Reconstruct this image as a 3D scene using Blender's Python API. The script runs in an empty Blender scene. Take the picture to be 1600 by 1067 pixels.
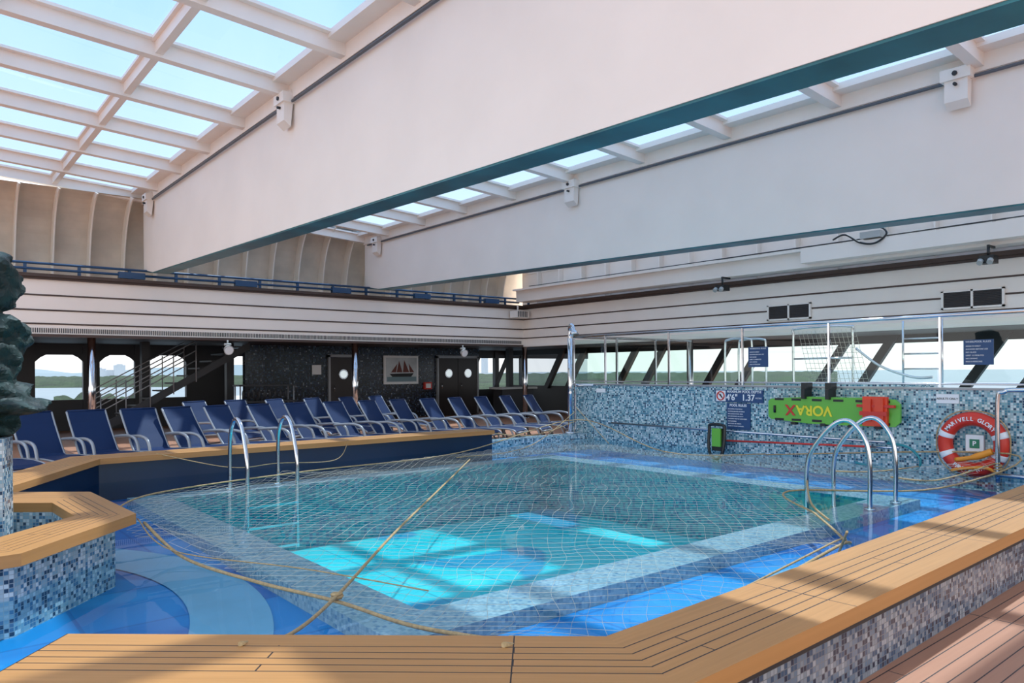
import bpy, math, random, bmesh
from mathutils import Vector, Matrix, noise
random.seed(7)
S=bpy.context.scene
COL=S.collection
# ------------------------------------------------------------ materials
def nmat(name):
    m=bpy.data.materials.new(name); m.use_nodes=True
    nt=m.node_tree; p=nt.nodes['Principled BSDF']; return m,nt,p
def setp(p,k,v):
    if k in p.inputs: p.inputs[k].default_value=v
def mat(name,col,rough=.5,metal=0,var=0.0,scale=3,bump=0,bscale=40,emit=0,spec=.5):
    m,nt,p=nmat(name); c=(*col,1)
    setp(p,'Base Color',c); setp(p,'Roughness',rough); setp(p,'Metallic',metal); setp(p,'Specular IOR Level',spec)
    if emit: setp(p,'Emission Color',c); setp(p,'Emission Strength',emit)
    tc=nt.nodes.new('ShaderNodeTexCoord')
    if var:
        n=nt.nodes.new('ShaderNodeTexNoise'); n.inputs['Scale'].default_value=scale; n.inputs['Detail'].default_value=6
        nt.links.new(tc.outputs['Object'],n.inputs['Vector'])
        r=nt.nodes.new('ShaderNodeValToRGB'); r.color_ramp.elements[0].position=.3; r.color_ramp.elements[1].position=.7
        r.color_ramp.elements[0].color=(*[x*(1-var) for x in col],1); r.color_ramp.elements[1].color=(*[min(1,x*(1+var*.5)) for x in col],1)
        nt.links.new(n.outputs['Fac'],r.inputs['Fac']); nt.links.new(r.outputs['Color'],p.inputs['Base Color'])
    if bump:
        n=nt.nodes.new('ShaderNodeTexNoise'); n.inputs['Scale'].default_value=bscale
        nt.links.new(tc.outputs['Object'],n.inputs['Vector'])
        b=nt.nodes.new('ShaderNodeBump'); b.inputs['Strength'].default_value=bump; b.inputs['Distance'].default_value=.02
        nt.links.new(n.outputs['Fac'],b.inputs['Height']); nt.links.new(b.outputs['Normal'],p.inputs['Normal'])
    return m
def math_(nt,op,a,b=None):
    n=nt.nodes.new('ShaderNodeMath'); n.operation=op
    for i,x in enumerate((a,b)):
        if x is None: continue
        if isinstance(x,(int,float)): n.inputs[i].default_value=x
        else: nt.links.new(x,n.inputs[i])
    return n.outputs[0]
def mixc(nt,f,a,b):
    n=nt.nodes.new('ShaderNodeMix'); n.data_type='RGBA'
    if isinstance(f,(int,float)): n.inputs[0].default_value=f
    else: nt.links.new(f,n.inputs[0])
    for i,x in ((6,a),(7,b)):
        if isinstance(x,tuple): n.inputs[i].default_value=(*x,1)
        else: nt.links.new(x,n.inputs[i])
    return n.outputs[2]
def mosaic(name,cols,size=.025,grout=(.5,.52,.52),rough=.2,gw=.07):
    m,nt,p=nmat(name); setp(p,'Roughness',rough)
    tc=nt.nodes.new('ShaderNodeTexCoord')
    sc=nt.nodes.new('ShaderNodeVectorMath'); sc.operation='SCALE'; sc.inputs[3].default_value=1/size
    nt.links.new(tc.outputs['UV'],sc.inputs[0])
    fl=nt.nodes.new('ShaderNodeVectorMath'); fl.operation='FLOOR'; nt.links.new(sc.outputs[0],fl.inputs[0])
    wn=nt.nodes.new('ShaderNodeTexWhiteNoise'); wn.noise_dimensions='2D'; nt.links.new(fl.outputs[0],wn.inputs[0])
    r=nt.nodes.new('ShaderNodeValToRGB'); cr=r.color_ramp; cr.interpolation='CONSTANT'
    n=len(cols); tot=sum(c[1] for c in cols); a=0
    while len(cr.elements)<n: cr.elements.new(.5)
    for i,(c,w) in enumerate(cols):
        cr.elements[i].position=a/tot; cr.elements[i].color=(*c,1); a+=w
    nt.links.new(wn.outputs[0],r.inputs['Fac'])
    fr=nt.nodes.new('ShaderNodeVectorMath'); fr.operation='FRACTION'; nt.links.new(sc.outputs[0],fr.inputs[0])
    sp=nt.nodes.new('ShaderNodeSeparateXYZ'); nt.links.new(fr.outputs[0],sp.inputs[0])
    g=math_(nt,'LESS_THAN',math_(nt,'MINIMUM',sp.outputs[0],sp.outputs[1]),gw*2)
    nt.links.new(mixc(nt,g,r.outputs['Color'],grout),p.inputs['Base Color'])
    return m
def teak(name,c1,c2,caulk,pw=.075,lo=0,hi=99,joint=1.7,rough=.55):
    m,nt,p=nmat(name); setp(p,'Roughness',rough)
    tc=nt.nodes.new('ShaderNodeTexCoord'); sp=nt.nodes.new('ShaderNodeSeparateXYZ'); nt.links.new(tc.outputs['UV'],sp.inputs[0])
    U,V=sp.outputs[0],sp.outputs[1]
    vs=math_(nt,'DIVIDE',math_(nt,'SUBTRACT',V,lo),pw)
    line=math_(nt,'LESS_THAN',math_(nt,'FRACT',vs),.007/pw)
    row=math_(nt,'FLOOR',vs)
    us=math_(nt,'ADD',math_(nt,'DIVIDE',U,joint),math_(nt,'MULTIPLY',row,.5))
    jl=math_(nt,'LESS_THAN',math_(nt,'FRACT',us),.007/joint)
    inside=math_(nt,'MULTIPLY',math_(nt,'GREATER_THAN',V,lo-.004),math_(nt,'LESS_THAN',V,hi+.012))
    mask=math_(nt,'MULTIPLY',inside,math_(nt,'MAXIMUM',line,jl))
    mask=math_(nt,'MAXIMUM',mask,math_(nt,'LESS_THAN',math_(nt,'FRACT',math_(nt,'DIVIDE',U,joint*.999)),.003))
    cx=nt.nodes.new('ShaderNodeCombineXYZ'); nt.links.new(math_(nt,'MULTIPLY',U,1.2),cx.inputs[0]); nt.links.new(math_(nt,'MULTIPLY',V,28),cx.inputs[1]); nt.links.new(row,cx.inputs[2])
    n=nt.nodes.new('ShaderNodeTexNoise'); n.inputs['Scale'].default_value=1.6; n.inputs['Detail'].default_value=7; nt.links.new(cx.outputs[0],n.inputs['Vector'])
    n2=nt.nodes.new('ShaderNodeTexNoise'); n2.inputs['Scale'].default_value=1.3; nt.links.new(tc.outputs['Object'],n2.inputs['Vector'])
    wood=mixc(nt,n.outputs['Fac'],c1,c2)
    wood=mixc(nt,math_(nt,'MULTIPLY',n2.outputs['Fac'],.4),wood,tuple(x*.55 for x in c1))
    nt.links.new(mixc(nt,mask,wood,caulk),p.inputs['Base Color'])
    return m
def glassmat(name,tint,gloss=.9,rough=0,f0=.04,bump=0,bscale=2,fmax=1.0):
    m=bpy.data.materials.new(name); m.use_nodes=True; nt=m.node_tree; nt.nodes.clear()
    o=nt.nodes.new('ShaderNodeOutputMaterial'); mx=nt.nodes.new('ShaderNodeMixShader')
    t=nt.nodes.new('ShaderNodeBsdfTransparent'); t.inputs[0].default_value=(*tint,1)
    g=nt.nodes.new('ShaderNodeBsdfGlossy'); g.inputs['Roughness'].default_value=rough; g.inputs[0].default_value=(gloss,gloss,gloss,1)
    f=nt.nodes.new('ShaderNodeLayerWeight'); f.inputs[0].default_value=.5
    fac=math_(nt,'ADD',math_(nt,'MULTIPLY',math_(nt,'POWER',f.outputs['Facing'],5.0),fmax-f0),f0)
    nt.links.new(fac,mx.inputs[0]); nt.links.new(t.outputs[0],mx.inputs[1]); nt.links.new(g.outputs[0],mx.inputs[2]); nt.links.new(mx.outputs[0],o.inputs[0])
    if bump:
        tc=nt.nodes.new('ShaderNodeTexCoord'); n=nt.nodes.new('ShaderNodeTexNoise'); n.inputs['Scale'].default_value=bscale; n.inputs['Detail'].default_value=3
        nt.links.new(tc.outputs['Object'],n.inputs['Vector']); b=nt.nodes.new('ShaderNodeBump'); b.inputs['Strength'].default_value=bump; b.inputs['Distance'].default_value=.02
        nt.links.new(n.outputs['Fac'],b.inputs['Height']); nt.links.new(b.outputs[0],g.inputs['Normal']); nt.links.new(b.outputs[0],f.inputs['Normal'])
    return m
WHITE=mat('white_paint',(.95,.845,.755),.5,var=.035,scale=1.2)
WHITE2=mat('white_paint_frame',(.94,.85,.77),.45,var=.04,scale=2)
CREAM=mat('cream_cove',(.72,.61,.49),.55,var=.2,scale=1.5)  # cove panels toned darker than the ribs, standing in for faint rib shading
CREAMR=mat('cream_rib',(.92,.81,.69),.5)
TEAL=mat('teal_underside',(.02,.16,.19),.35,var=.4,scale=2)
BROWN=mat('brown_trim',(.07,.04,.03),.5)
NAVY=mat('navy_track',(.02,.07,.16),.4)
CHROME=mat('chrome',(.66,.66,.68),.12,1)
DARK=mat('dark_metal',(.02,.02,.022),.5)
BLACK=mat('black_plastic',(.012,.012,.012),.4)
DARKCEIL=mat('dark_ceiling',(.035,.03,.03),.6)
SLING=mat('navy_sling',(.004,.021,.08),.55,bump=.2,bscale=200,spec=.25)
SILVER=mat('silver_frame',(.32,.32,.33),.35,.3)
BRONZE=mat('green_bronze',(.010,.032,.028),.6,.1,var=.6,scale=9,bump=.8,bscale=14)
ROPE=mat('rope',(.48,.32,.15),.8,var=.3,scale=40)
NETM=mat('net_cord',(.56,.52,.42),.8)
GREY=mat('grey_lamp',(.45,.45,.43),.5)
MOS=mosaic('mosaic_blue_white',[((.60,.66,.68),3),((.24,.38,.46),3),((.07,.18,.30),2.8),((.38,.46,.50),2.2),((.02,.05,.10),1.6)],.028,(.36,.40,.40))
MOSO=mosaic('mosaic_outer_shaded',[((.34,.36,.38),2.4),((.14,.19,.25),3),((.05,.09,.15),3),((.22,.25,.28),2.2),((.015,.03,.06),2)],.028,(.18,.19,.2))  # outer side tile: palette darkened, its shade is put into the colours
MOSR=mosaic('mosaic_teal_wall',[((.62,.74,.76),2.6),((.22,.42,.48),3),((.06,.22,.31),2.8),((.38,.54,.58),2.4),((.015,.06,.12),1.8)],.034,(.34,.44,.44))
MOSG=mosaic('mosaic_grey_rim',[((.40,.44,.46),3),((.29,.36,.40),3),((.48,.51,.52),2),((.18,.27,.36),1)],.03,(.37,.42,.44))
MOSD=mosaic('mosaic_dark',[((.01,.012,.02),5),((.02,.03,.06),3),((.05,.08,.12),1.5),((.2,.22,.25),.35)],.05,(.01,.01,.012))
MOST=mosaic('mosaic_pool_wall',[((.01,.26,.31),3),((.03,.36,.39),3),((.01,.17,.27),2)],.05,(.03,.30,.33))
TEAKC=teak('teak_coping',(.62,.285,.085),(.39,.17,.042),(.025,.012,.006),pw=.065,lo=.13,hi=.39,joint=1.9)
TEAKD=teak('teak_deck',(.60,.28,.16),(.46,.20,.11),(.05,.03,.025),pw=.085,joint=2.6)
GLASS=glassmat('skylight_glass',(.47,.61,.78),gloss=.5,f0=.03,fmax=.3)
WGLASS=glassmat('window_glass',(.58,.62,.66),gloss=.5,f0=.03,fmax=.4)
RGLASS=glassmat('rail_glass',(.82,.92,.89),gloss=.8,fmax=.8)
WATER=glassmat('pool_water',(.78,.96,1.0),.85,0,.012,bump=.06,bscale=1.5,fmax=.45)
ORANGE=mat('orange_red',(.75,.06,.02),.4)
RED=mat('red_paint',(.62,.03,.02),.4)
WTXT=mat('white_letter',(.85,.85,.85),.5)
BTXT=mat('blue_sign',(.012,.06,.17),.4)
LIME=mat('lime_plastic',(.14,.45,.05),.35)
YEL=mat('yellow_paint',(.85,.7,.03),.5)
BLKT=mat('black_letter',(.01,.01,.01),.5)
def poolfloor(name,base,dark,light,sc):
    m,nt,p=nmat(name); setp(p,'Roughness',.4)
    tc=nt.nodes.new('ShaderNodeTexCoord')
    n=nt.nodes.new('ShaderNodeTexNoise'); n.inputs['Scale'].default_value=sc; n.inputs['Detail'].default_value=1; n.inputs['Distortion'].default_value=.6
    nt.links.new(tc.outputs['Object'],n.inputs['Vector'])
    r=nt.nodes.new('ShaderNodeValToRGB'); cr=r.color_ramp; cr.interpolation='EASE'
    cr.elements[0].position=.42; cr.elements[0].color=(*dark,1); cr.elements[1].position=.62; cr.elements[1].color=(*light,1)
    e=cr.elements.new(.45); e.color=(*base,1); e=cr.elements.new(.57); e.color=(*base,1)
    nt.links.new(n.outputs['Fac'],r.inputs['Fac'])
    br=nt.nodes.new('ShaderNodeTexBrick'); br.offset=0; br.inputs['Scale'].default_value=1
    br.inputs['Brick Width'].default_value=.9; br.inputs['Row Height'].default_value=.9; br.inputs['Mortar Size'].default_value=.014
    br.inputs['Color1'].default_value=(1,1,1,1);br.inputs['Color2'].default_value=(.90,.95,.98,1);br.inputs['Mortar'].default_value=(.4,.6,.72,1)
    nt.links.new(tc.outputs['Object'],br.inputs['Vector'])
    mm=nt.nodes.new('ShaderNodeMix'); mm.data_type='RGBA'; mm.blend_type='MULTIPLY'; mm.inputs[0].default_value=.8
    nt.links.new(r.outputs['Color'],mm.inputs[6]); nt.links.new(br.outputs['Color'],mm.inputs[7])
    nt.links.new(mm.outputs[2],p.inputs['Base Color']); return m
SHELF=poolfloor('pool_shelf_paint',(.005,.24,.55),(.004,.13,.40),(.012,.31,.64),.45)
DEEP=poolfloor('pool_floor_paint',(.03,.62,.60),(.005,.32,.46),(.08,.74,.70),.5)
LBLUE=mat('light_blue_band',(.22,.42,.56),.4,var=.1)
POOLDK=mat('dark_blue_pool_wall',(.006,.022,.055),.3)
# ------------------------------------------------------------ builder
class B:
    def __init__(s): s.v=[];s.f=[];s.m=[];s.uv=[];s.sm=[]
    def face(s,pts,mi=0,uv=None,smooth=False):
        i=len(s.v); s.v+= [tuple(p) for p in pts]; s.f.append(list(range(i,i+len(pts)))); s.m.append(mi); s.sm.append(smooth)
        if uv is None:
            P=[Vector(p) for p in pts]; n=(P[1]-P[0]).cross(P[2]-P[0])
            if n.length>0: n.normalize()
            if abs(n.z)>.7: uv=[(p.x,p.y) for p in P]
            else:
                t=Vector((-n.y,n.x,0)); t=t.normalized() if t.length>0 else Vector((1,0,0))
                uv=[(p.dot(t),p.z) for p in P]
        s.uv.append(uv)
    def hexa(s,b,t,mi=0):
        b=list(b);t=list(t)
        s.face([b[3],b[2],b[1],b[0]],mi); s.face(t,mi)
        for i in range(4):
            j=(i+1)%4; s.face([b[i],b[j],t[j],t[i]],mi)
        return s
    def box(s,x0,x1,y0,y1,z0,z1,mi=0,M=None):
        b=[(x0,y0,z0),(x1,y0,z0),(x1,y1,z0),(x0,y1,z0)]; t=[(x0,y0,z1),(x1,y0,z1),(x1,y1,z1),(x0,y1,z1)]
        if M: b=[M@Vector(p) for p in b]; t=[M@Vector(p) for p in t]
        return s.hexa(b,t,mi)
    def prism(s,poly,z0,z1,mi=0,top=True,bot=True,mis=None):
        n=len(poly)
        if top: s.face([(x,y,z1) for x,y in poly],mi)
        if bot: s.face([(x,y,z0) for x,y in reversed(poly)],mi)
        for i in range(n):
            a=poly[i];b=poly[(i+1)%n]; s.face([(a[0],a[1],z0),(b[0],b[1],z0),(b[0],b[1],z1),(a[0],a[1],z1)],mi if mis is None else mis)
        return s
    def tube(s,pts,r,mi=0,n=8,closed=False,cap=True,smooth=True):
        P=[Vector(p) for p in pts]; N=len(P); rings=[]
        up=None
        for i in range(N):
            if closed: d=P[(i+1)%N]-P[i-1]
            else: d=P[min(i+1,N-1)]-P[max(i-1,0)]
            d.normalize()
            if up is None:
                up=Vector((0,0,1)) if abs(d.z)<.9 else Vector((1,0,0))
            a=(up-d*up.dot(d))
            if a.length<1e-5: a=Vector((1,0,0))-d*d.x
            a.normalize(); up=a; b=d.cross(a)
            rr=r[i] if isinstance(r,(list,tuple)) else r
            rings.append([P[i]+(a*math.cos(2*math.pi*k/n)+b*math.sin(2*math.pi*k/n))*rr for k in range(n)])
        i0=len(s.v)
        for R in rings: s.v+=[tuple(p) for p in R]
        M=N if closed else N-1
        for i in range(M):
            for k in range(n):
                a=i0+i*n+k; b=i0+i*n+(k+1)%n; c=i0+((i+1)%N)*n+(k+1)%n; d=i0+((i+1)%N)*n+k
                s.f.append([a,b,c,d]); s.m.append(mi); s.sm.append(smooth); s.uv.append([(0,0),(.1,0),(.1,.1),(0,.1)])
        if cap and not closed:
            for i,rev in ((0,True),(N-1,False)):
                idx=[i0+i*n+k for k in range(n)]
                if rev: idx.reverse()
                s.f.append(idx); s.m.append(mi); s.sm.append(False); s.uv.append([(0,0)]*n)
        return s
    def build(s,name,mats,parent=None,loc=None,rot=None,world=True):
        me=bpy.data.meshes.new(name); me.from_pydata(s.v,[],s.f)
        for m in mats: me.materials.append(m)
        me.polygons.foreach_set('material_index',s.m); me.polygons.foreach_set('use_smooth',s.sm)
        u=me.uv_layers.new(name='UVMap'); fl=[]
        for x in s.uv:
            for a in x: fl+= [a[0],a[1]]
        u.data.foreach_set('uv',fl); me.update()
        return obj(name,me,parent,loc,rot,world)
def obj(name,me,parent=None,loc=None,rot=None,world=True):
    o=bpy.data.objects.new(name,me); COL.objects.link(o)
    if loc: o.location=loc
    if rot: o.rotation_euler=rot
    if parent:
        o.parent=parent
        if world: o.matrix_parent_inverse=Matrix.Translation(-Vector(parent.location))
    return o
def E(name,loc=(0,0,0)):
    e=bpy.data.objects.new(name,None); COL.objects.link(e); e.location=loc; e.empty_display_size=.2; return e
def smooth(pts,n=8,closed=False):
    P=[Vector(p) for p in pts]; out=[]; N=len(P)
    rng=range(N) if closed else range(N-1)
    for i in rng:
        if closed: a,b,c,d=P[i-1],P[i],P[(i+1)%N],P[(i+2)%N]
        else: a,b,c,d=P[max(i-1,0)],P[i],P[i+1],P[min(i+2,N-1)]
        for k in range(n):
            t=k/n; out.append(.5*((2*b)+(c-a)*t+(2*a-5*b+4*c-d)*t*t+(3*b-a-3*c+d)*t**3))
    if not closed: out.append(P[-1])
    return out
def text(name,body,size,loc,mt,parent=None,axes=((0,-1,0),(0,0,1)),align='CENTER',ext=.002,rotang=0,bold=0):
    c=bpy.data.curves.new(name,'FONT'); c.body=body; c.size=size; c.align_x=align; c.align_y='CENTER'; c.extrude=ext; c.offset=bold
    c.materials.append(mt)
    o=bpy.data.objects.new(name,c); COL.objects.link(o)
    X=Vector(axes[0]);Y=Vector(axes[1])
    if rotang:
        X,Y=X*math.cos(rotang)+Y*math.sin(rotang), -X*math.sin(rotang)+Y*math.cos(rotang)
    Z=X.cross(Y); M=Matrix((X,Y,Z)).transposed().to_4x4(); M.translation=Vector(loc)
    if parent:
        o.parent=parent; M=Matrix.Translation(-Vector(parent.location))@M
    o.matrix_local=M
    return o
# ------------------------------------------------------------ camera
cd=bpy.data.cameras.new('camera'); cam=bpy.data.objects.new('camera',cd); COL.objects.link(cam)
cd.lens=26; cd.sensor_width=36; cd.shift_y=.0294; cd.clip_end=30000; cd.clip_start=.05
R=Vector((.7705,-.6374,0)); F=Vector((.6374,.7705,0)); Z=Vector((0,0,1)); ro=.0068
r_=R*math.cos(ro)-Z*math.sin(ro); u_=Z*math.cos(ro)+R*math.sin(ro)
M=Matrix((r_,u_,-F)).transposed().to_4x4(); M.translation=(0,0,1.55); cam.matrix_world=M
S.camera=cam
# ------------------------------------------------------------ light
sd=bpy.data.lights.new('sun','SUN'); sd.energy=4.4; sd.angle=.02; sd.color=(1,.91,.78)
so=bpy.data.objects.new('sun',sd); COL.objects.link(so)
tosun=Vector((.48,.04,.87)); so.rotation_euler=tosun.to_track_quat('Z','Y').to_euler(); so.location=(0,0,20)
w=bpy.data.worlds.new('sky'); S.world=w; w.use_nodes=True; nt=w.node_tree; bg=nt.nodes['Background']
tc=nt.nodes.new('ShaderNodeTexCoord'); sp=nt.nodes.new('ShaderNodeSeparateXYZ'); nt.links.new(tc.outputs['Generated'],sp.inputs[0])
rp=nt.nodes.new('ShaderNodeValToRGB'); nt.links.new(sp.outputs[2],rp.inputs['Fac'])
rp.color_ramp.elements[0].position=0; rp.color_ramp.elements[0].color=(.99,.93,.86,1)
rp.color_ramp.elements[1].position=.45; rp.color_ramp.elements[1].color=(.42,.58,.80,1)
n=nt.nodes.new('ShaderNodeTexNoise'); n.inputs['Scale'].default_value=2.2; n.inputs['Detail'].default_value=7; n.inputs['Distortion'].default_value=.4
nt.links.new(tc.outputs['Generated'],n.inputs['Vector'])
cr=nt.nodes.new('ShaderNodeValToRGB'); cr.color_ramp.elements[0].position=.42; cr.color_ramp.elements[1].position=.68; nt.links.new(n.outputs['Fac'],cr.inputs['Fac'])
nt.links.new(mixc(nt,math_(nt,'MULTIPLY',cr.outputs['Color'],.5),rp.outputs['Color'],(.80,.83,.86)),bg.inputs['Color']); bg.inputs['Strength'].default_value=1.5
# ------------------------------------------------------------ floor / deck
fl=B()
fl.prism([(-12,-12),(24,-12),(24,1.9),(2.2,1.9),(.45,3.4),(-.6,3.3),(-.6,8.6),(.5,8.6),(1.9,11.3),(24,11.3),(24,24),(-12,24)],-.3,0,0)
fl.build('floor',[TEAKD])
# ------------------------------------------------------------ pool
SP=E('swimming_pool',(6,6.5,0))
inner=[(.54,3.63),(2.25,2.12),(11.39,2.40)]
outer=[(.21,3.255),(2.09,1.60),(11.39,1.80)]
def coping(name,inn,out,z1=.45,th=.075,parent=None):
    b=B(); u0=0
    for i in range(len(inn)-1):
        a,c=Vector((*inn[i],0)),Vector((*inn[i+1],0)); p,q=Vector((*out[i],0)),Vector((*out[i+1],0))
        d=(c-a).normalized(); wd=abs((p-a).cross(d).z)
        def uv(P): return ((P-a).dot(d)+u0, abs((P-a).cross(d).z)*.52/wd)
        z=Vector((0,0,z1)); lo=Vector((0,0,z1-th))
        P=[a+z,c+z,q+z,p+z]; b.face([P[3],P[2],P[1],P[0]],0,[uv(x-z) for x in (P[3],P[2],P[1],P[0])])
        b.face([a+lo,c+lo,q+lo,p+lo],0)
        for s,e in ((a,c),(q,p)): b.face([s+lo,e+lo,e+z,s+z],0,[(0.1,.0),(1.2,.0),(1.2,.05),(0.1,.05)])
        b.face([p+lo,a+lo,a+z,p+z],0,[(.3,0),(.4,0),(.4,.05),(.3,.05)]); b.face([c+lo,q+lo,q+z,c+z],0,[(.3,0),(.4,0),(.4,.05),(.3,.05)])
        u0+= (c-a).length+.37
    return b.build(name,[TEAKC],parent)
coping('coping_front',inner,outer,parent=SP)
b=B()
ow=[(.33,3.27),(2.16,1.70),(11.39,1.9)]; iw=[(.52,3.55),(2.2,2.04),(11.39,2.32)]
for i in range(2):
    a,c,p,q=ow[i],ow[i+1],iw[i],iw[i+1]
    b.hexa([(a[0],a[1],-.5),(c[0],c[1],-.5),(q[0],q[1],-.5),(p[0],p[1],-.5)],[(a[0],a[1],.373),(c[0],c[1],.373),(q[0],q[1],.373),(p[0],p[1],.373)],0)
for i in range(2):
    a,c=ow[i],ow[i+1]; d=(Vector(c)-Vector(a)).normalized(); nn=Vector((d.y,-d.x))*.012
    b.hexa([(a[0]+nn.x,a[1]+nn.y,.29),(c[0]+nn.x,c[1]+nn.y,.29),(c[0],c[1],.29),(a[0],a[1],.29)],[(a[0]+nn.x,a[1]+nn.y,.372),(c[0]+nn.x,c[1]+nn.y,.372),(c[0],c[1],.372),(a[0],a[1],.372)],1)
b.build('side_front',[MOSO,DARK],SP)
coping('coping_back',[(8.6,10.92),(2.0,10.85),(.82,8.75)],[(8.6,11.5),(1.75,11.42),(.3,8.85)],parent=SP)
b=B(); pw=[(8.6,11.0),(2.0,10.93),(.75,8.7)]; pq=[(8.6,11.42),(1.80,11.36),(.4,8.8)]
for i in range(2):
    a,c,p,q=pw[i],pw[i+1],pq[i],pq[i+1]
    b.hexa([(c[0],c[1],-.5),(a[0],a[1],-.5),(p[0],p[1],-.5),(q[0],q[1],-.5)],[(c[0],c[1],.373),(a[0],a[1],.373),(p[0],p[1],.373),(q[0],q[1],.373)],0)
b.build('side_back',[POOLDK],SP)
b=B(); b.box(8.6,11.39,11.15,11.5,-.5,.22,0); b.build('side_end',[MOSR],SP)
WZ=.12
dx0,dx1,dy0,dy1=2.6,8.9,4.1,9.8
b=B()
def quad(x0,x1,y0,y1,z,mi): b.face([(x0,y0,z),(x1,y0,z),(x1,y1,z),(x0,y1,z)],mi)
z=-.12; rw=.42
for q in ((-.6,11.39,1.6,dy0-rw),(-.6,11.39,dy1+rw,11.3),(-.6,dx0-rw,dy0-rw,dy1+rw),(dx1+rw,11.39,dy0-rw,dy1+rw)): quad(*q,z,0)
zr_=0.0
for q in ((dx0-rw,dx1+rw,dy0-rw,dy0),(dx0-rw,dx1+rw,dy1,dy1+rw),(dx0-rw,dx0,dy0,dy1),(dx1,dx1+rw,dy0,dy1)): quad(*q,zr_,1)
def vq(a,c,z0,z1,mi): b.face([(a[0],a[1],z0),(c[0],c[1],z0),(c[0],c[1],z1),(a[0],a[1],z1)],mi)
o4=[(dx0-rw,dy0-rw),(dx1+rw,dy0-rw),(dx1+rw,dy1+rw),(dx0-rw,dy1+rw)]; i4=[(dx0,dy0),(dx1,dy0),(dx1,dy1),(dx0,dy1)]
ZD=-.9
for k in range(4): vq(o4[k],o4[(k+1)%4],z,zr_,1); vq(i4[(k+1)%4],i4[k],ZD,zr_,2)
quad(dx0,dx1,dy0,dy1,ZD,3)
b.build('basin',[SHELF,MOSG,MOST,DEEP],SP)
b=B()
def arc(cx,cy,r0,r1,a0,a1,z,mi,n=30):
    for k in range(n):
        A=math.radians(a0+(a1-a0)*k/n); C=math.radians(a0+(a1-a0)*(k+1)/n)
        b.face([(cx+r0*math.cos(A),cy+r0*math.sin(A),z),(cx+r1*math.cos(A),cy+r1*math.sin(A),z),(cx+r1*math.cos(C),cy+r1*math.sin(C),z),(cx+r0*math.cos(C),cy+r0*math.sin(C),z)],mi)
arc(-1.3,6.0,2.9,3.42,-36,40,-.112,0); arc(5.6,13.2,2.6,2.9,200,340,-.112,0); arc(9.9,2.2,.8,1.15,20,150,-.112,0); arc(5.6,2.2,.75,1.1,10,170,-.112,0)
b.build('painted_band',[LBLUE],SP)
b=B(); b.face([(-.6,4.6,WZ),(2.2,2.03,WZ),(11.39,2.31,WZ),(11.39,11.16,WZ),(8.6,11.16,WZ),(8.6,11.01,WZ),(2.0,10.94,WZ),(.75,8.7,WZ),(-.6,8.6,WZ)],0); b.build('water',[WATER],SP)
# fountain base left
O=[(-.9,8.5),(.75,8.42),(1.37,7.88),(1.43,6.40),(.57,5.45),(-.9,5.3)]
I=[(-.5,7.8),(.62,7.75),(1.0,7.42),(1.04,6.62),(.42,6.0),(-.5,5.9)]
b=B(); b2=B()
Ow=[((x-.4)*.87+.4,(y-7.)*.87+7.) for x,y in O]; Iw=I
for i in range(6):
    j=(i+1)%6
    a,c,p,q=[Vector((*P,0)) for P in (O[i],O[j],I[i],I[j])]; d=(c-a).normalized()
    zz=Vector((0,0,.45)); lo=Vector((0,0,.37)); 
    uvf=lambda P:((P-a).dot(d)+.2,abs((P-a).cross(d).z)*1.15)
    b.face([a+zz,p+zz,q+zz,c+zz],0,[uvf(a),uvf(p),uvf(q),uvf(c)])
    b.face([a+lo,c+lo,q+lo,p+lo],0)
    b.face([c+lo,a+lo,a+zz,c+zz],0,[(0.1,0),(1,0),(1,.05),(0.1,.05)]); b.face([p+lo,q+lo,q+zz,p+zz],0,[(0.1,0),(1,0),(1,.05),(0.1,.05)])
    a,c,p,q=Ow[i],Ow[j],Iw[i],Iw[j]
    b2.face([(c[0],c[1],-.3),(a[0],a[1],-.3),(a[0],a[1],.37),(c[0],c[1],.37)],0)
    b2.face([(p[0],p[1],-.3),(q[0],q[1],-.3),(q[0],q[1],.37),(p[0],p[1],.37)],0)
pl=E('fountain',(.3,7,0)); 
b.build('teak_rim',[TEAKC],pl); b2.face([(x,y,.02) for x,y in I],0)
b2.prism([(-.6,6.75),(.6,6.75),(.68,7.0),(.68,7.6),(.6,7.75),(-.6,7.75)],-.3,1.07,0); b2.build('tile_body',[MOS],pl)
bm=bmesh.new()
def blob(x,y,z,sx,sy,sz,rz=0,ry=0):
    M=Matrix.Translation((x,y,z))@Matrix.Rotation(rz,4,'Z')@Matrix.Rotation(ry,4,'Y')@Matrix.Diagonal((sx,sy,sz,1))
    bmesh.ops.create_icosphere(bm,subdivisions=1,radius=1.08,matrix=M)
for a in [(.30,7.2,1.14,.50,.5,.10),(.40,7.2,1.30,.62,.6,.09),(.38,7.2,1.42,.50,.45,.12),(.35,7.2,1.60,.44,.4,.2),(.55,7.15,1.72,.25,.3,.13),(.42,7.2,1.88,.46,.38,.11,.2,.15),(.58,7.15,1.97,.27,.28,.07,.3,.3),
          (.38,7.2,2.10,.38,.36,.12,.5,-.2),(.40,7.2,2.28,.42,.36,.14,.1,.2),(.52,7.18,2.42,.30,.26,.13,.1,.5),(.38,7.2,2.46,.36,.3,.11),(.2,7.2,2.0,.4,.4,.5)]: blob(*a)
me=bpy.data.meshes.new('bronze_figure'); bm.to_mesh(me); bm.free(); me.materials.append(BRONZE)
o=obj('bronze_figure',me,pl); md=o.modifiers.new('r','REMESH'); md.mode='VOXEL'; md.voxel_size=.025
tx=bpy.data.textures.new('cl','VORONOI'); tx.noise_scale=.16; dm=o.modifiers.new('d','DISPLACE'); dm.texture=tx; dm.strength=.06; dm.mid_level=.5
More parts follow.
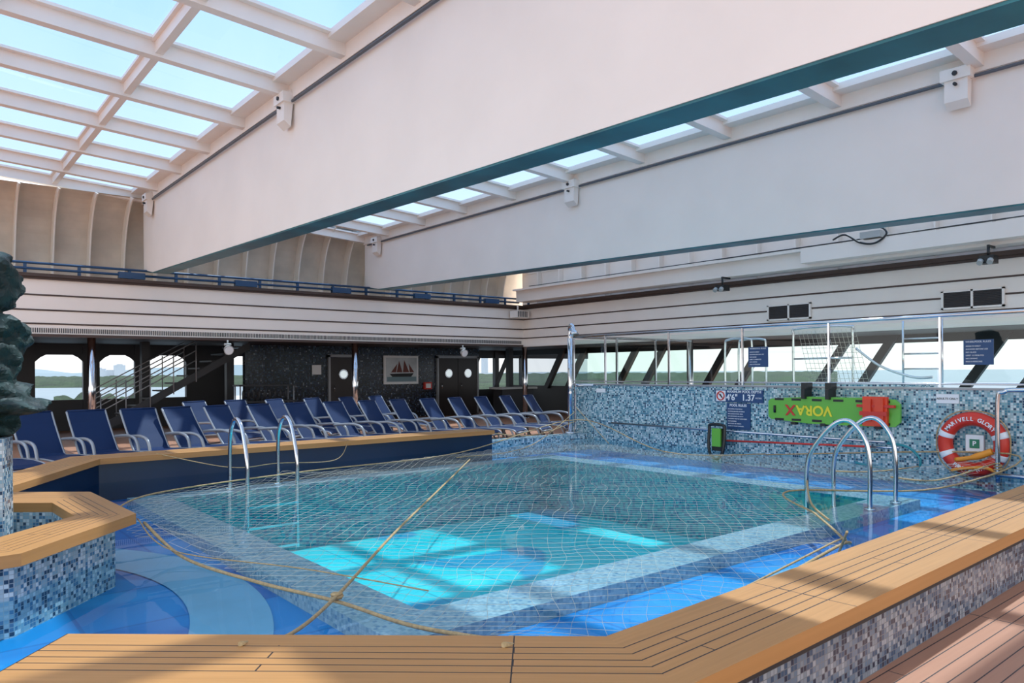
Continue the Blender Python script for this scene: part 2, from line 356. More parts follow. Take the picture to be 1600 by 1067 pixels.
# ------------------------------------------------------------ right tile wall + whirlpool platform
b=B(); b.box(11.4,11.62,1.0,11.75,-.5,1.25,0); b.box(11.38,11.64,1.0,11.78,1.25,1.28,1); b.build('wall_tile_right',[MOSR,SILVER])
WPL=E('whirlpool_tub',(13.4,6.5,0))
b=B(); b.box(11.63,15.78,1.0,11.75,0.0,1.12,0); b.prism([(13.5+1.2*math.cos(a*math.pi/8),6.6+1.5*math.sin(a*math.pi/8)) for a in range(16)],1.12,1.3,0); b.build('tiled_plinth',[MOSR],WPL)
gr=E('glass_railing',(11.5,6,1.28))
b=B(); g=B()
ys=[1.0,2.6,4.26,5.91,7.49,9.12,10.8,11.75]
for y in ys: b.box(11.48,11.52,y-.014,y+.014,1.28,2.30)
b.tube([(11.5,1,2.31),(11.5,11.75,2.31),(15.7,11.75,2.31)],.028)
b.tube([(11.5,1,1.33),(11.5,11.75,1.33)],.014)
for x in (12.9,14.3,15.6): b.box(x-.02,x+.02,11.73,11.77,1.12,2.3)
for i in range(len(ys)-1): g.face([(11.5,ys[i]+.04,1.36),(11.5,ys[i+1]-.04,1.36),(11.5,ys[i+1]-.04,2.24),(11.5,ys[i]+.04,2.24)])
for x0,x1 in ((11.55,12.86),(12.94,14.26),(14.34,15.56)): g.face([(x0,11.75,1.2),(x1,11.75,1.2),(x1,11.75,2.24),(x0,11.75,2.24)])
b.build('frame',[CHROME],gr); g.build('panels',[RGLASS],gr)
b=B()
def hoop(x,y0,y1,z1,r=.022,z0=1.12): b.tube(smooth([(x,y0,z0),(x,y0,z1-.15),(x,y0-.08 if y1<y0 else y0+.08,z1),(x,y1+.08 if y1<y0 else y1-.08,z1),(x,y1,z1-.15),(x,y1,z0)],6),r)
hoop(12.6,8.6,8.0,2.15); hoop(13.0,8.55,7.95,2.15); hoop(12.7,7.2,6.1,2.3)
b.tube([(12.7,7.2,1.75),(12.7,6.1,1.75)],.018)
b.tube(smooth([(12.4,5.9,1.9),(12.4,5.5,1.6),(12.4,5.0,1.42),(12.4,4.7,1.42)],6),.02)
for y in (5.35,4.75): b.tube([(12.9,y,1.12),(12.9,y,2.35)],.018)
for z in (1.3,1.55,1.8,2.05): b.tube([(12.9,5.35,z),(12.9,4.75,z)],.014)
b.build('handrails',[CHROME],WPL)
b=B()
for k in range(14):
    y=6.05+.08*k; b.tube([(12.68,y,2.25),(12.55,y-.3,1.3)],.004,n=3)
for k in range(10):
    z=2.2-.09*k; b.tube([(12.68-.013*k,6.05-.03*k,z),(12.68-.013*k,7.1-.03*k,z)],.004,n=3)
b.build('cargo_net',[NETM],WPL)
# ------------------------------------------------------------ upper fascia walls
XW,YB=15.8,18.5
b=B(); b.box(-12,XW+.3,YB,YB+.25,2.42,3.6,0); b.build('wall_back',[WHITE])
b=B(); b.box(XW,XW+.25,-8,YB,2.42,3.6,0); b.build('wall_right',[WHITE])
b=B()
for z in (3.25,2.93,2.64): b.box(-12,XW,YB-.012,YB,z-.017,z+.017); b.box(XW-.012,XW,-8,YB,z-.017,z+.017)
b.box(-12,XW,YB-.05,YB,3.58,3.63); b.box(XW-.05,XW,-8,YB,3.58,3.63)
b.build('trim_1',[BROWN])
b=B(); b.box(-12,XW,YB-.06,YB+.2,2.36,2.42,1); b.box(XW-.06,XW+.2,-8,YB,2.36,2.42,0); 
for k in range(470):
    x=-3+k*.04
    if x<XW-.1: b.box(x,x+.018,YB-.01,YB,2.45,2.55,2)
b.build('trim_2',[WHITE2,BROWN,DARK])
b=B(); b.box(-12,XW,YB-.1,YB+.3,3.63,3.70,1); b.box(-12,XW,YB+.25,YB+.9,3.6,3.66,1)
for z in (3.80,3.92): b.tube([(-12,YB-.02,z),(XW-.2,YB-.02,z)],.028,0)
for k in range(20): b.box(-3+k*1.0,-2.94+k*1.0,YB-.03,YB+.03,3.66,3.93,0)
for k in range(6): b.box(1.2+2.6*k,1.75+2.6*k,YB-.06,YB+.06,3.72,3.86,0)
b.build('roof_track',[NAVY,BROWN])
b=B(); b.box(15.15,15.65,18.05,18.4,3.28,3.5,0); b.tube([(15.4,18.3,3.5),(15.4,18.3,3.7)],.03); 
for k in range(6): b.box(15.2+.07*k,15.23+.07*k,18.04,18.05,3.3,3.48,1)
b.build('corner_loudspeaker',[WHITE2,DARK])
def prof(s):
    a=s*math.pi/2
    return (YB+1.15-1.05*(1-math.cos(a)), 3.66+1.95*math.sin(a))
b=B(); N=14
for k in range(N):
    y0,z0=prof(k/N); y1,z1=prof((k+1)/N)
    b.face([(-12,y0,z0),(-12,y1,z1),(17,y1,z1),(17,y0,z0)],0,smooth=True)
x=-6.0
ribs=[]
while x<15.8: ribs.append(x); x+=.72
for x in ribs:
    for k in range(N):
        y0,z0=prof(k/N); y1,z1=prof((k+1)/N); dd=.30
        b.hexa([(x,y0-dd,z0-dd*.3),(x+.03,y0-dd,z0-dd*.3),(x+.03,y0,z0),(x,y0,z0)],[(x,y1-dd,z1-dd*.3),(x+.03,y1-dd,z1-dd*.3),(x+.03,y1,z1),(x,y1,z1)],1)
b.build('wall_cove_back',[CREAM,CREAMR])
b=B(); b.box(16.2,16.4,-8,19,3.6,5.4); 
for k in range(24): b.box(16.0,16.2,-5+k*1.0,-4.97+k*1.0,3.7,5.2)
b.build('wall_right_upper',[WHITE])
b=B(); b.box(15.25,15.75,-8,18.2,3.78,4.12,0); b.box(15.1,15.8,-8,18.2,4.12,4.17,0); b.box(14.95,15.3,-2,8.3,3.84,4.14,0); b.box(15.7,16.3,-8,18.4,3.63,3.72,1)
b.build('roof_gutter',[WHITE,BROWN])
b=B(); b.tube(smooth([(15.0,7.6,4.25),(14.9,7.3,4.3),(14.9,7.0,4.1),(14.9,6.7,4.05),(14.95,6.5,4.2),(15.0,6.6,4.35),(15,6.8,4.4)],6),.02,0); b.box(14.9,15.3,6.6,7.0,4.17,4.3,1); b.tube([(15.1,10.5,4.2),(15.1,4.5,4.2)],.015,0); b.tube([(15.2,17.5,4.22),(15.2,2.5,4.22)],.012,0); b.build('roof_cable',[BLACK,GREY])
# ------------------------------------------------------------ roof beams
def zr(x): return 5.2+.06*(10.14-x) if x>-1 else 5.87
RG=mat('rail_grey',(.10,.11,.13),.4)
def beam(x0,wid,ztop):
    y0,y1=-6,18.9
    zb=lambda y:3.86-(18.5-y)*.0242
    e=E('roof_beam',(x0+wid/2,6,4.5)); b=B()
    yk=[y0,18.0,18.75]; 
    zf=[zb(y0),zb(18.0)+.0,zb(18.5)+.12]
    for i in range(2):
        a,c=yk[i],yk[i+1]
        b.hexa([(x0,a,zf[i]),(x0+wid,a,zf[i]),(x0+wid,c,zf[i+1]),(x0,c,zf[i+1])],[(x0,a,ztop),(x0+wid,a,ztop),(x0+wid,c,ztop),(x0,c,ztop)],0)
        b.hexa([(x0+.01,a,zf[i]-.02),(x0+wid,a,zf[i]-.02),(x0+wid,c,zf[i+1]-.02),(x0+.01,c,zf[i+1]-.02)],[(x0+.01,a,zf[i]),(x0+wid,a,zf[i]),(x0+wid,c,zf[i+1]),(x0+.01,c,zf[i+1])],1)
    b.build('girder',[WHITE,TEAL],e)
    b=B()
    zt=ztop-.16
    b.tube([(x0-.05,y0,zt),(x0-.05,18.5,zt)],.022,0,n=6); b.tube([(x0-.02,y0,zt+.06),(x0-.02,18.5,zt+.06)],.012,0,n=6)
    b.build('cable_rail',[RG],e)
    for y in (-3.3,3.5,10.3,17.9):
        b=B(); x=x0-.16
        b.hexa([(x,y-.13,zt-.28),(x+.1,y-.13,zt-.36),(x+.1,y+.13,zt-.36),(x,y+.13,zt-.28)],[(x,y-.13,zt+.12),(x+.16,y-.13,zt+.2),(x+.16,y+.13,zt+.2),(x,y+.13,zt+.12)],0)
        b.box(x-.03,x+.16,y-.17,y+.17,zt-.02,zt+.12,0); b.tube([(x-.05,y,zt+.05),(x-.03,y,zt+.05)],.03,1); b.tube([(x-.05,y,zt-.08),(x,y,zt-.08)],.02,1)
        b.build('bracket',[WHITE2,DARK],e)
beam(4.39,.34,5.60); beam(10.14,.34,5.27)
# ------------------------------------------------------------ ceiling ribs and skylights
b=B(); g=B()
yr=[3.3+1.76*k for k in range(-5,9)]+[18.75]
bays=[(-.96,4.39),(4.73,10.14),(10.48,16.2)]
for x0,x1 in bays:
    zA,zB=zr(x0),zr(x1)
    for y in yr:
        for w0,l,h in ((.07,0,.19),(.16,.19,.23)):
            b.hexa([(x0,y-w0,zA+l),(x1,y-w0,zB+l),(x1,y+w0,zB+l),(x0,y+w0,zA+l)],[(x0,y-w0,zA+h),(x1,y-w0,zB+h),(x1,y+w0,zB+h),(x0,y+w0,zA+h)],0)
    n=3
    for k in range(n+1):
        x=x0+(x1-x0)*k/n; z=zr(x)
        if 0<k<n:
            b.box(x-.05,x+.05,yr[0],yr[-1],z+.04,z+.19,0); b.box(x-.10,x+.10,yr[0],yr[-1],z+.185,z+.228,0)
        else:
            s=1 if k==0 else -1; xa,xb=sorted((x,x+s*.28)); b.box(xa,xb,yr[0],yr[-1],z+.16,z+.25,0); xa,xb=sorted((x,x+s*.04)); b.box(xa,xb,yr[0],yr[-1],z-.05,z+.25,0)
    g.face([(x0,yr[0],zA+.235),(x1,yr[0],zB+.235),(x1,yr[-1],zB+.235),(x0,yr[-1],zA+.235)],0)
b.build('ceiling',[WHITE2]); g.build('window_1',[GLASS])
# ------------------------------------------------------------ lounge under the mezzanine
b=B(); b.box(-12,24,YB+.2,25,2.40,2.5,0); b.box(XW+.25,20.5,-8,YB+.2,2.40,2.5,0); b.build('ceiling_lounge',[DARKCEIL])
b=B(); b.box(-12,24,18.75,25,3.5,3.6,0) ; b.box(16.4,20.5,-8,18.75,3.5,3.6,0); b.build('floor_mezzanine',[WHITE2])
b=B(); b.box(7.9,16.6,22,22.2,0,2.4); b.build('wall_lounge',[MOSD])
YW=23.6
b=B()
b.box(-12,7.9,YW,YW+.1,0,.85,0); b.box(-12,24,YW,YW+.1,2.1,2.4,0); b.box(16.6,24,YW,YW+.1,0,.85,0)
for x0,x1 in ((-12,2.8),(3.94,4.35),(5.26,5.62),(6.68,7.9),(16.5,16.8),(18.6,18.8),(20,20.2)): b.box(x0,x1,YW-.05,YW+.12,0,2.4,0)
for x0,x1 in ((2.8,3.94),(4.35,5.26),(5.62,6.68)):
    for sx,xe in ((1,x0),(-1,x1)): b.face([(xe,YW-.05,2.12),(xe,YW-.05,1.9),(xe+sx*.12,YW-.05,2.02),(xe+sx*.3,YW-.05,2.12)])
for xc in (17.4,18.9): b.hexa([(xc-.4,YW-.06,.9),(xc-.2,YW-.06,.9),(xc-.2,YW,.9),(xc-.4,YW,.9)],[(xc+.3,YW-.06,2.2),(xc+.5,YW-.06,2.2),(xc+.5,YW,2.2),(xc+.3,YW,2.2)],0)
b.face([(2.8,YW+.05,.85),(24,YW+.05,.85),(24,YW+.05,2.1),(2.8,YW+.05,2.1)],1)
b.build('window_2',[DARK,WGLASS])
st=E('staircase',(5.4,20.4,0)); b=B()
for k in range(12):
    x=3.6+k*.3; z=.19*(k+1); b.box(x,x+.3,20,21,z-.04,z,0)
b.hexa([(3.5,19.97,-.0),(7.3,19.97,2.2),(7.3,20.0,2.2),(3.5,20.0,0)],[(3.5,19.97,.22),(7.3,19.97,2.4),(7.3,20,2.4),(3.5,20,.22)],0)
b.build('treads',[DARK],st)
b=B()
for y in (19.95,21.0):
    for h in (.5,.75,1.0): b.tube([(3.6,y,.1+h),(5.9,y,1.4+h)],.014,n=6)
    for k in range(5): b.tube([(3.7+.55*k,y,.1+.31*k),(3.7+.55*k,y,1.1+.31*k)],.014,n=6)
b.build('handrails',[SILVER],st)
b=B(); b.box(7.0,8.6,19.9,20.5,.75,.8,0); b.box(7.1,8.5,20.0,20.4,.1,.72,0); b.box(7.0,8.6,19.95,20.45,1.2,1.24,0)
for x in (7.05,8.55): b.tube([(x,20,0),(x,20,1.22)],.02,1); b.tube([(x,20.4,0),(x,20.4,1.22)],.02,1)
for k in range(9): b.tube([(7.2+.15*k,20.2,.8),(7.2+.15*k,20.2,1.02),(7.2+.15*k,20.2,1.1)],[.035,.035,.012],0)
b.build('bar_console',[DARK,SILVER])
b=B(); b.box(15.6,17.2,19.4,20.1,.95,1.02,1); b.box(15.7,17.1,19.5,20.0,0,.95,0); b.build('service_counter',[DARK,GREY])
DDK=mat('door_dark',(.03,.02,.018),.35); PG=mat('porthole_glow',(.75,.85,.88),.3,emit=.45)
def door(name,xs):
    e=E(name,((xs[0]+xs[-1])/2,21.95,0)); b=B(); x0,x1=xs[0],xs[-1]
    for a,c in ((x0-.07,x0),(x1,x1+.07)): b.box(a,c,21.9,21.99,0,2.12)
    b.box(x0-.07,x1+.07,21.9,21.99,2.05,2.14); b.build('frame',[SILVER],e)
    b=B(); g=B()
    for i in range(len(xs)-1):
        b.box(xs[i]+.01,xs[i+1]-.01,21.93,21.99,0.02,2.04,0); cx=(xs[i]+xs[i+1])/2
        g.tube([(cx,21.90,1.5),(cx,21.935,1.5)],.16,1,n=24); g.tube([(cx,21.89,1.5),(cx,21.93,1.5)],.12,0,n=24)
        g.tube([(xs[i]+.12,21.88,.95),(xs[i]+.12,21.88,1.15)],.012,1)
    b.build('leaf',[DDK],e)
    g.build('porthole',[PG,CHROME],e)
door('door_1',[10.6,11.5]); door('door_2',[14.75,15.6,16.45])
pc=E('sailing_ship_picture',(13.2,21.95,1.65))
b=B(); b.box(12.55,13.9,21.92,21.99,1.15,2.12); b.build('frame',[WTXT],pc)
b=B(); b.box(12.62,13.83,21.905,21.92,1.22,2.05); b.build('backing',[mat('print_sky',(.62,.66,.68),.6,var=.2)],pc)
b=B(); y=21.9
b.face([(12.85,y,1.4),(13.6,y,1.4),(13.7,y,1.52),(12.75,y,1.5)],0)
b.face([(13.02,y,1.55),(13.25,y,1.55),(13.12,y,1.95)],1); b.face([(13.27,y,1.55),(13.52,y,1.55),(13.32,y,1.98)],1); b.face([(13.54,y,1.55),(13.72,y,1.55),(13.5,y,1.85)],1); b.face([(12.8,y,1.55),(13.0,y,1.55),(13.05,y,1.85)],1)
b.face([(12.65,y,1.24),(13.8,y,1.24),(13.8,y,1.4),(12.65,y,1.4)],2)
b.build('ship',[DARK,mat('sail_red',(.16,.05,.04),.6),mat('print_sea',(.2,.3,.34),.6)],pc)
b=B(); b.box(10.0,10.3,21.95,21.99,1.5,1.8,0); b.build('wall_notice',[WTXT])
b=B(); b.box(14.15,14.45,21.9,21.99,.95,1.2,0); b.box(14.2,14.4,21.89,21.9,1.0,1.15,1); b.build('fire_alarm_box',[RED,WTXT])
for x,y in ((3.28,18.62),(9.74,18.62),(15.9,18.55),(16.0,12.0),(-3.2,18.62)):
    b=B(); b.tube([(x,y,0),(x,y,2.36)],.085,n=16); b.tube([(x,y,0),(x,y,.04)],.14,n=16); b.build('support_post',[CHROME])
for x in (5.0,7.2,1.8,17.5):
    b=B(); b.box(x-.1,x+.1,21.2,21.4,0,2.4); b.build('dark_column',[DARK])
def flood(x,y,z,name='flood_light'):
    b=B(); b.tube([(x,y,z+.1),(x,y,z+.2)],.02,0); b.tube([(x-.08,y,z+.1),(x+.08,y,z+.1)],.03,0,n=10)
    b.tube([(x,y+.08,z),(x,y-.02,z-.02),(x,y-.10,z-.05)],[.05,.10,.12],0,n=16); b.tube([(x,y-.10,z-.05),(x,y-.11,z-.053)],.10,1,n=16); b.build(name,[GREY,WTXT])
flood(6.15,18.3,2.16); flood(13.2,18.3,2.16)
for y in (10.3,4.75):
    b=B(); x=15.0; b.box(x-.02,x+.3,y-.02,y+.02,3.72,3.76,0); b.tube([(x,y,3.72),(x,y,3.55)],.025,0); b.box(x-.12,x+.12,y-.12,y+.12,3.42,3.56,0); b.tube([(x-.14,y-.08,3.47),(x-.2,y-.08,3.42)],.05,1); b.tube([(x-.14,y+.08,3.47),(x-.2,y+.08,3.42)],.05,1)
    b.build('security_camera',[BLACK,GREY])
LOU=mat('louvre',(.06,.05,.05),.5)
for yc in (9.05,5.27):
    e=E('vent_grille',(15.77,yc,2.88)); b=B()
    for a,c in ((yc-.54,yc-.5),(yc-.02,yc+.02),(yc+.5,yc+.54)): b.box(15.74,15.79,a,c,2.70,3.06)
    b.box(15.74,15.79,yc-.54,yc+.54,2.70,2.735); b.box(15.74,15.79,yc-.54,yc+.54,3.03,3.06); b.build('frame',[WHITE2],e)
    b=B(); b.box(15.77,15.785,yc-.5,yc+.5,2.73,3.03,0)
    for k in range(9):
        z=2.75+k*.032; b.hexa([(15.755,yc-.5,z),(15.77,yc-.5,z+.015),(15.77,yc+.5,z+.015),(15.755,yc+.5,z)],[(15.755,yc-.5,z+.006),(15.77,yc-.5,z+.02),(15.77,yc+.5,z+.02),(15.755,yc+.5,z+.006)],1)
    b.build('louvres',[DARK,LOU],e)
b=B(); XO=19.2
b.box(XO,XO+.1,-8,23.6,0,1.0,0); b.box(XO,XO+.1,-8,23.6,2.2,2.4,0)
y=20.6
while y>-6:
    for dy in (0,1.15):
        yy=y-dy
        b.hexa([(XO-.1,yy-.12+.5,.9),(XO+.05,yy-.12+.5,.9),(XO+.05,yy+.12+.5,.9),(XO-.1,yy+.12+.5,.9)],[(XO-.1,yy-.12-.5,2.4),(XO+.05,yy-.12-.5,2.4),(XO+.05,yy+.12-.5,2.4),(XO-.1,yy+.12-.5,2.4)],0)
    y-=3.6
b.face([(XO+.05,-8,1),(XO+.05,23.6,1),(XO+.05,23.6,2.2),(XO+.05,-8,2.2)],1)
b.build('window_3',[DARK,WGLASS])
# ------------------------------------------------------------ loungers
def lounger_mesh():
    b=B()
    pr=[(-.98,.27),(-.9,.31),(-.6,.335),(-.2,.33),(.15,.31),(.24,.34),(.40,.56),(.55,.78),(.66,.96)]
    for i in range(len(pr)-1):
        (y0,z0),(y1,z1)=pr[i],pr[i+1]
        d=Vector((0,y1-y0,z1-z0)).normalized(); nn=Vector((0,-d.z,d.y))*.008
        A=[Vector((-.28,y0,z0)),Vector((.28,y0,z0)),Vector((.28,y1,z1)),Vector((-.28,y1,z1))]
        b.hexa([p-nn for p in A],[p+nn for p in A],0)
    for sx in (-1,1):
        b.tube(smooth([(sx*.295,y,z) for y,z in [(-1.0,.24)]+pr[1:]],3),.017,1)
        b.tube(smooth([(sx*.30,-.98,0.02),(sx*.30,-.93,.18),(sx*.30,-.86,.31)],4),.02,1)
        b.tube(smooth([(sx*.31,.12,.02),(sx*.31,.2,.18),(sx*.31,.14,.31)],4),.02,1)
        b.tube(smooth([(sx*.32,-.42,.02),(sx*.33,-.36,.3),(sx*.33,-.28,.50),(sx*.33,-.1,.565),(sx*.33,.15,.56),(sx*.325,.38,.54)],5),.025,1)
    b.tube([(-.29,.665,.965),(.29,.665,.965)],.02,0); b.tube([(-.29,-1.0,.24),(.29,-1.0,.24)],.02,1)
    b.tube([(-.30,-.9,.1),(.30,-.9,.1)],.014,1); b.tube([(-.31,.18,.12),(.31,.18,.12)],.014,1)
    me=b.build('tmp',[SLING,SILVER]); m=me.data; bpy.data.objects.remove(me); m.name='sun_lounger'; return m
LM=lounger_mesh()
for k in range(-1,15):
    x=1.75+.74*k
    o=obj('sun_lounger',LM,loc=(x+random.uniform(-.02,.02),12.95+random.uniform(-.06,.06)+(.0 if k<4 else .12),0),rot=(0,0,math.radians((16 if k<3 else 27)+random.uniform(-2,2))))
for k in range(0,6):
    obj('sun_lounger',LM,loc=(5.0+.85*k,15.4+random.uniform(-.1,.1),0),rot=(0,0,math.radians(30+random.uniform(-4,4))))
# ------------------------------------------------------------ ladders
def ladder(xs,yo,yd,zt):
    b=B(); s=1 if yd>yo else -1
    for x in xs:
        b.tube(smooth([(x,yo,-.1),(x,yo,.1),(x,yo,.5),(x,yo+s*.05,.78),(x,yo+s*.22,zt),(x,yo+s*.42,zt-.06),(x,yd-s*.07,.62),(x,yd,.38),(x,yd,.0),(x,yd,-.75)],6),.026,0,n=12)
    for z in (-.15,-.42,-.7): b.box(xs[0],xs[1],yd-.05,yd+.05,z-.015,z+.015,0)
    for x in xs: b.tube([(x,yo,.0),(x,yo,.03)],.06,0,n=14)
    e=E('pool_ladder',(sum(xs)/2,(yo+yd)/2,0)); b.build('rails',[CHROME],e)
ladder((8.18,8.82),3.75,4.48,.97); ladder((3.38,4.04),10.0,9.36,.95)
sh=E('pool_shower',(11.1,11.35,.22)); b=B()
b.tube([(11.0,11.35,.22),(11.0,11.35,2.25)],.055,n=14); b.tube(smooth([(11.0,11.35,2.2),(11.0,11.35,2.45),(10.93,11.25,2.52),(10.85,11.12,2.48),(10.82,11.06,2.38)],5),.045,n=12); b.tube([(10.82,11.05,2.4),(10.81,11.03,2.3)],[.05,.11],n=16)
b.tube([(11.0,11.35,.22),(11.0,11.35,.26)],.12,n=18); b.tube([(11.0,11.35,1.1),(10.9,11.25,1.1)],.03)
b.tube(smooth([(11.2,11.4,.22),(11.2,11.4,1.15),(11.22,11.3,1.24),(11.35,11.0,1.25)],6),.03)
b.build('post',[CHROME],sh)
b=B(); b.tube([(11.30,10.45,.48),(11.30,4.95,.46)],.02)
for y in (10.4,8.6,6.8,5.0): b.tube([(11.3,y,.47),(11.395,y,.47)],.015)
b.build('wall_grab_bar',[CHROME])
b=B(); b.tube(smooth([(11.1,3.42,.05),(11.1,3.42,1.1),(11.1,3.34,1.24),(11.1,3.1,1.27),(11.1,1.5,1.27)],6),.03); b.tube([(11.0,3.42,.16),(11.0,2.6,.16)],.025); b.build('entry_handrail',[CHROME])
# ------------------------------------------------------------ signs
XT=11.385
sg=E('pool_depth_sign',(XT,7.5,1.09))
b=B(); b.box(XT-.01,XT+.014,7.02,7.98,.98,1.20); b.build('plate',[BTXT],sg)
b=B(); b.box(XT-.013,XT-.01,7.76,7.96,.995,1.185); b.build('pictogram_panel',[WTXT],sg)
b=B(); b.tube([(XT-.018,7.86+.075*math.cos(a*math.pi/12),1.09+.075*math.sin(a*math.pi/12)) for a in range(24)],.011,0,n=6,closed=True); b.tube([(XT-.018,7.91,1.14),(XT-.018,7.81,1.04)],.009,0,n=6)
b.tube([(XT-.016,7.87,1.12),(XT-.016,7.855,1.09),(XT-.016,7.83,1.06)],.012,1,n=6); b.build('no_diving_symbol',[RED,BLKT],sg)
text('heading','MAXIMUM POOL DEPTH',.062,(XT-.013,7.39,1.165),WTXT,sg,bold=.001)
text('depth',"4'6\"  1.37",.15,(XT-.013,7.46,1.062),WTXT,sg,bold=.003)
text('units',"METERS",.035,(XT-.013,7.10,1.06),WTXT,sg)
sg=E('pool_rules_sign',(XT,7.5,.74))
b=B(); b.box(XT-.01,XT+.014,7.27,7.74,.50,.965); b.build('plate',[BTXT],sg)
text('heading','POOL RULES',.06,(XT-.013,7.505,.925),WTXT,sg,bold=.001)
for i,t in enumerate(['NO DIVING OR JUMPING','SHOWER BEFORE ENTERING','NO GLASS IN POOL AREA','NO LIFEGUARD ON DUTY','CHILDREN MUST BE SUPERVISED','NO RUNNING','NO FOOD OR DRINKS','SWIM AT YOUR OWN RISK']):
    text('line',t,.026,(XT-.013,7.71,.86-.043*i),WTXT,sg,align='LEFT')
sg=E('adults_only_sign',(XT,4.12,1.12)); b=B(); b.box(XT-.01,XT+.014,3.98,4.27,1.06,1.19); b.build('plate',[WTXT],sg); text('words','ADULTS ONLY',.042,(XT-.013,4.125,1.125),BLKT,sg)
b=B(); b.box(XT-.01,XT+.014,10.7,10.95,1.1,1.18); b.build('wall_notice',[WTXT])
for y0,y1 in ((7.36,6.98),(3.95,3.58)):
    sg=E('whirlpool_rules_sign',(11.47,(y0+y1)/2,1.77)); b=B(); b.box(11.475,11.49,y1,y0,1.60,1.95); b.build('plate',[BTXT],sg)
    text('heading','WHIRLPOOL RULES',.036,(11.472,(y0+y1)/2,1.92),WTXT,sg)
    for i,t in enumerate(['ADULTS ONLY','SHOWER BEFORE USE','NO GLASS','LIMIT 15 MINUTES','NO DIVING','MAX 8 PERSONS']): text('line',t,.028,(11.472,y0-.03,1.86-.043*i),WTXT,sg,align='LEFT')
# ------------------------------------------------------------ spine board
sb=E('spine_board',(11.25,5.77,.9)); b=B()
oy=[(-1.05,-.13),(-1.0,-.17),(-.35,-.215),(.6,-.215),(1.0,-.2),(1.07,-.13),(1.07,.13),(1.0,.2),(.6,.215),(-.35,.215),(-1.0,.17),(-1.05,.13)]
def bp(a,z,x): return (x,5.77-a,.90+z)
b.face([bp(a,z,11.22) for a,z in oy],0); b.face([bp(a,z,11.27) for a,z in reversed(oy)],0)
for i in range(12):
    a,c=oy[i],oy[(i+1)%12]; b.face([bp(*a,11.22),bp(*a,11.27),bp(*c,11.27),bp(*c,11.22)],0)
b.build('board',[LIME],sb)
b=B()
for a in (-.85,-.55,-.2,.15,.5,.85):
    for z in (-.165,.165): b.box(11.214,11.222,5.77-a-.08,5.77-a+.08,.9+z-.018,.9+z+.018,0)
b.tube([bp(-.93,-.06,11.21),bp(-.93,.06,11.21)],.02,0)
for a in (-.4,.0): b.box(11.15,11.38,5.77-a-.03,5.77-a+.03,1.08,1.24,0); b.box(11.19,11.37,5.77-a-.05,5.77-a+.05,1.24,1.34,0)
for a in (-.6,-.1,.35,.75): b.box(11.2,11.3,5.77-a-.04,5.77-a+.04,.655,.70,0)
b.build('hand_slots',[BLACK],sb)
b=B(); b.box(11.16,11.22,4.86,5.22,.70,1.14,0); b.box(11.12,11.17,4.9,5.02,.72,1.12,0); b.box(11.12,11.17,5.08,5.2,.78,1.1,0); b.box(11.10,11.18,4.84,5.24,.86,.92,1); b.box(11.14,11.2,4.75,5.3,.98,1.02,1); b.build('head_immobiliser',[ORANGE,RED],sb)
text('lettering','VORA',.22,(11.213,6.02,.90),YEL,sb,rotang=math.pi,bold=.006)
text('lettering_letter','X',.24,(11.211,6.42,.90),RED,sb,rotang=math.pi,bold=.006)
sk=E('leaf_skimmer',(11.2,7.8,.3)); b=B()
loop=smooth([(11.15,7.95,.5),(11.15,7.92,.58),(11.15,7.68,.58),(11.15,7.63,.5),(11.1,7.64,.12),(11.1,7.78,-.02),(11.1,7.92,.12)],6,True)
b.tube(loop,.028,0,closed=True); b.build('frame',[BLACK],sk)
b=B(); b.face([(11.17,7.92,.52),(11.17,7.66,.52),(11.15,7.66,.12),(11.15,7.9,.12)],1); b.box(11.12,11.16,7.70,7.88,.2,.52,0); b.build('mesh_panel',[LIME,BLACK],sk)
b=B(); b.tube([(11.18,7.66,.31),(11.18,5.1,.39)],.016,0); b.tube([(11.18,5.1,.39),(11.18,4.7,.40)],.018,1); b.build('pole',[RED,CHROME],sk)
b=B(); b.tube(smooth([(11.25,4.9,.45),(11.22,4.6,.42),(11.2,4.42,.25),(11.2,4.5,.1),(11.1,4.8,.08),(11.1,5.3,.14)],8),.018,0); b.build('suction_hose',[mat('hose_teal',(.02,.25,.28),.4)])
# ------------------------------------------------------------ life ring
cy,cz,Rr,rr=3.77,.52,.345,.095
lr=E('life_ring',(11.28,cy,cz)); xr=11.27
def ringpts(a0,a1,R_,n): return [(xr,cy-R_*math.cos(math.radians(a0+(a1-a0)*k/n)),cz+R_*math.sin(math.radians(a0+(a1-a0)*k/n))) for k in range(n+1)]
b=B(); b.tube(ringpts(0,360,Rr,48)[:-1],rr,0,n=16,closed=True); b.build('ring',[mat('ring_red',(.66,.035,.015),.4)],lr)
b=B()
for a in (160,20,205,335): b.tube(ringpts(a-6,a+6,Rr,4),rr+.004,0,n=16)
b.build('bands',[WTXT],lr)
b=B(); b.tube([(xr-.02,cy-(.45+.025*abs(math.sin(math.radians(k*2))))*math.cos(math.radians(k)),cz+(.45+.025*abs(math.sin(math.radians(k*2))))*math.sin(math.radians(k))) for k in range(0,360,6)],.009,0,n=6,closed=True); b.build('grab_line',[ROPE],lr)
def ringtext(s,a0,step,flip=False):
    for i,ch in enumerate(s):
        if ch==' ': continue
        a=math.radians(a0+(step*i if flip else -step*i))
        p=(xr-rr-.008,cy-Rr*math.cos(a),cz+Rr*math.sin(a))
        text('letter',ch,.075,p,WTXT,lr,rotang=(a-math.pi/2) if not flip else (a+math.pi/2),ext=.003,bold=.0015)
ringtext('MARIVELL GLORY',144,8.2)
ringtext('PANAMA R.P.',236,7,True)
b=B(); b.box(11.33,11.39,cy-.11,cy+.11,cz-.12,cz+.12,0); b.box(11.32,11.33,cy-.06,cy+.06,cz-.06,cz+.06,1); b.build('label_plate',[WTXT,mat('safety_green',(.02,.2,.1),.5)],lr)
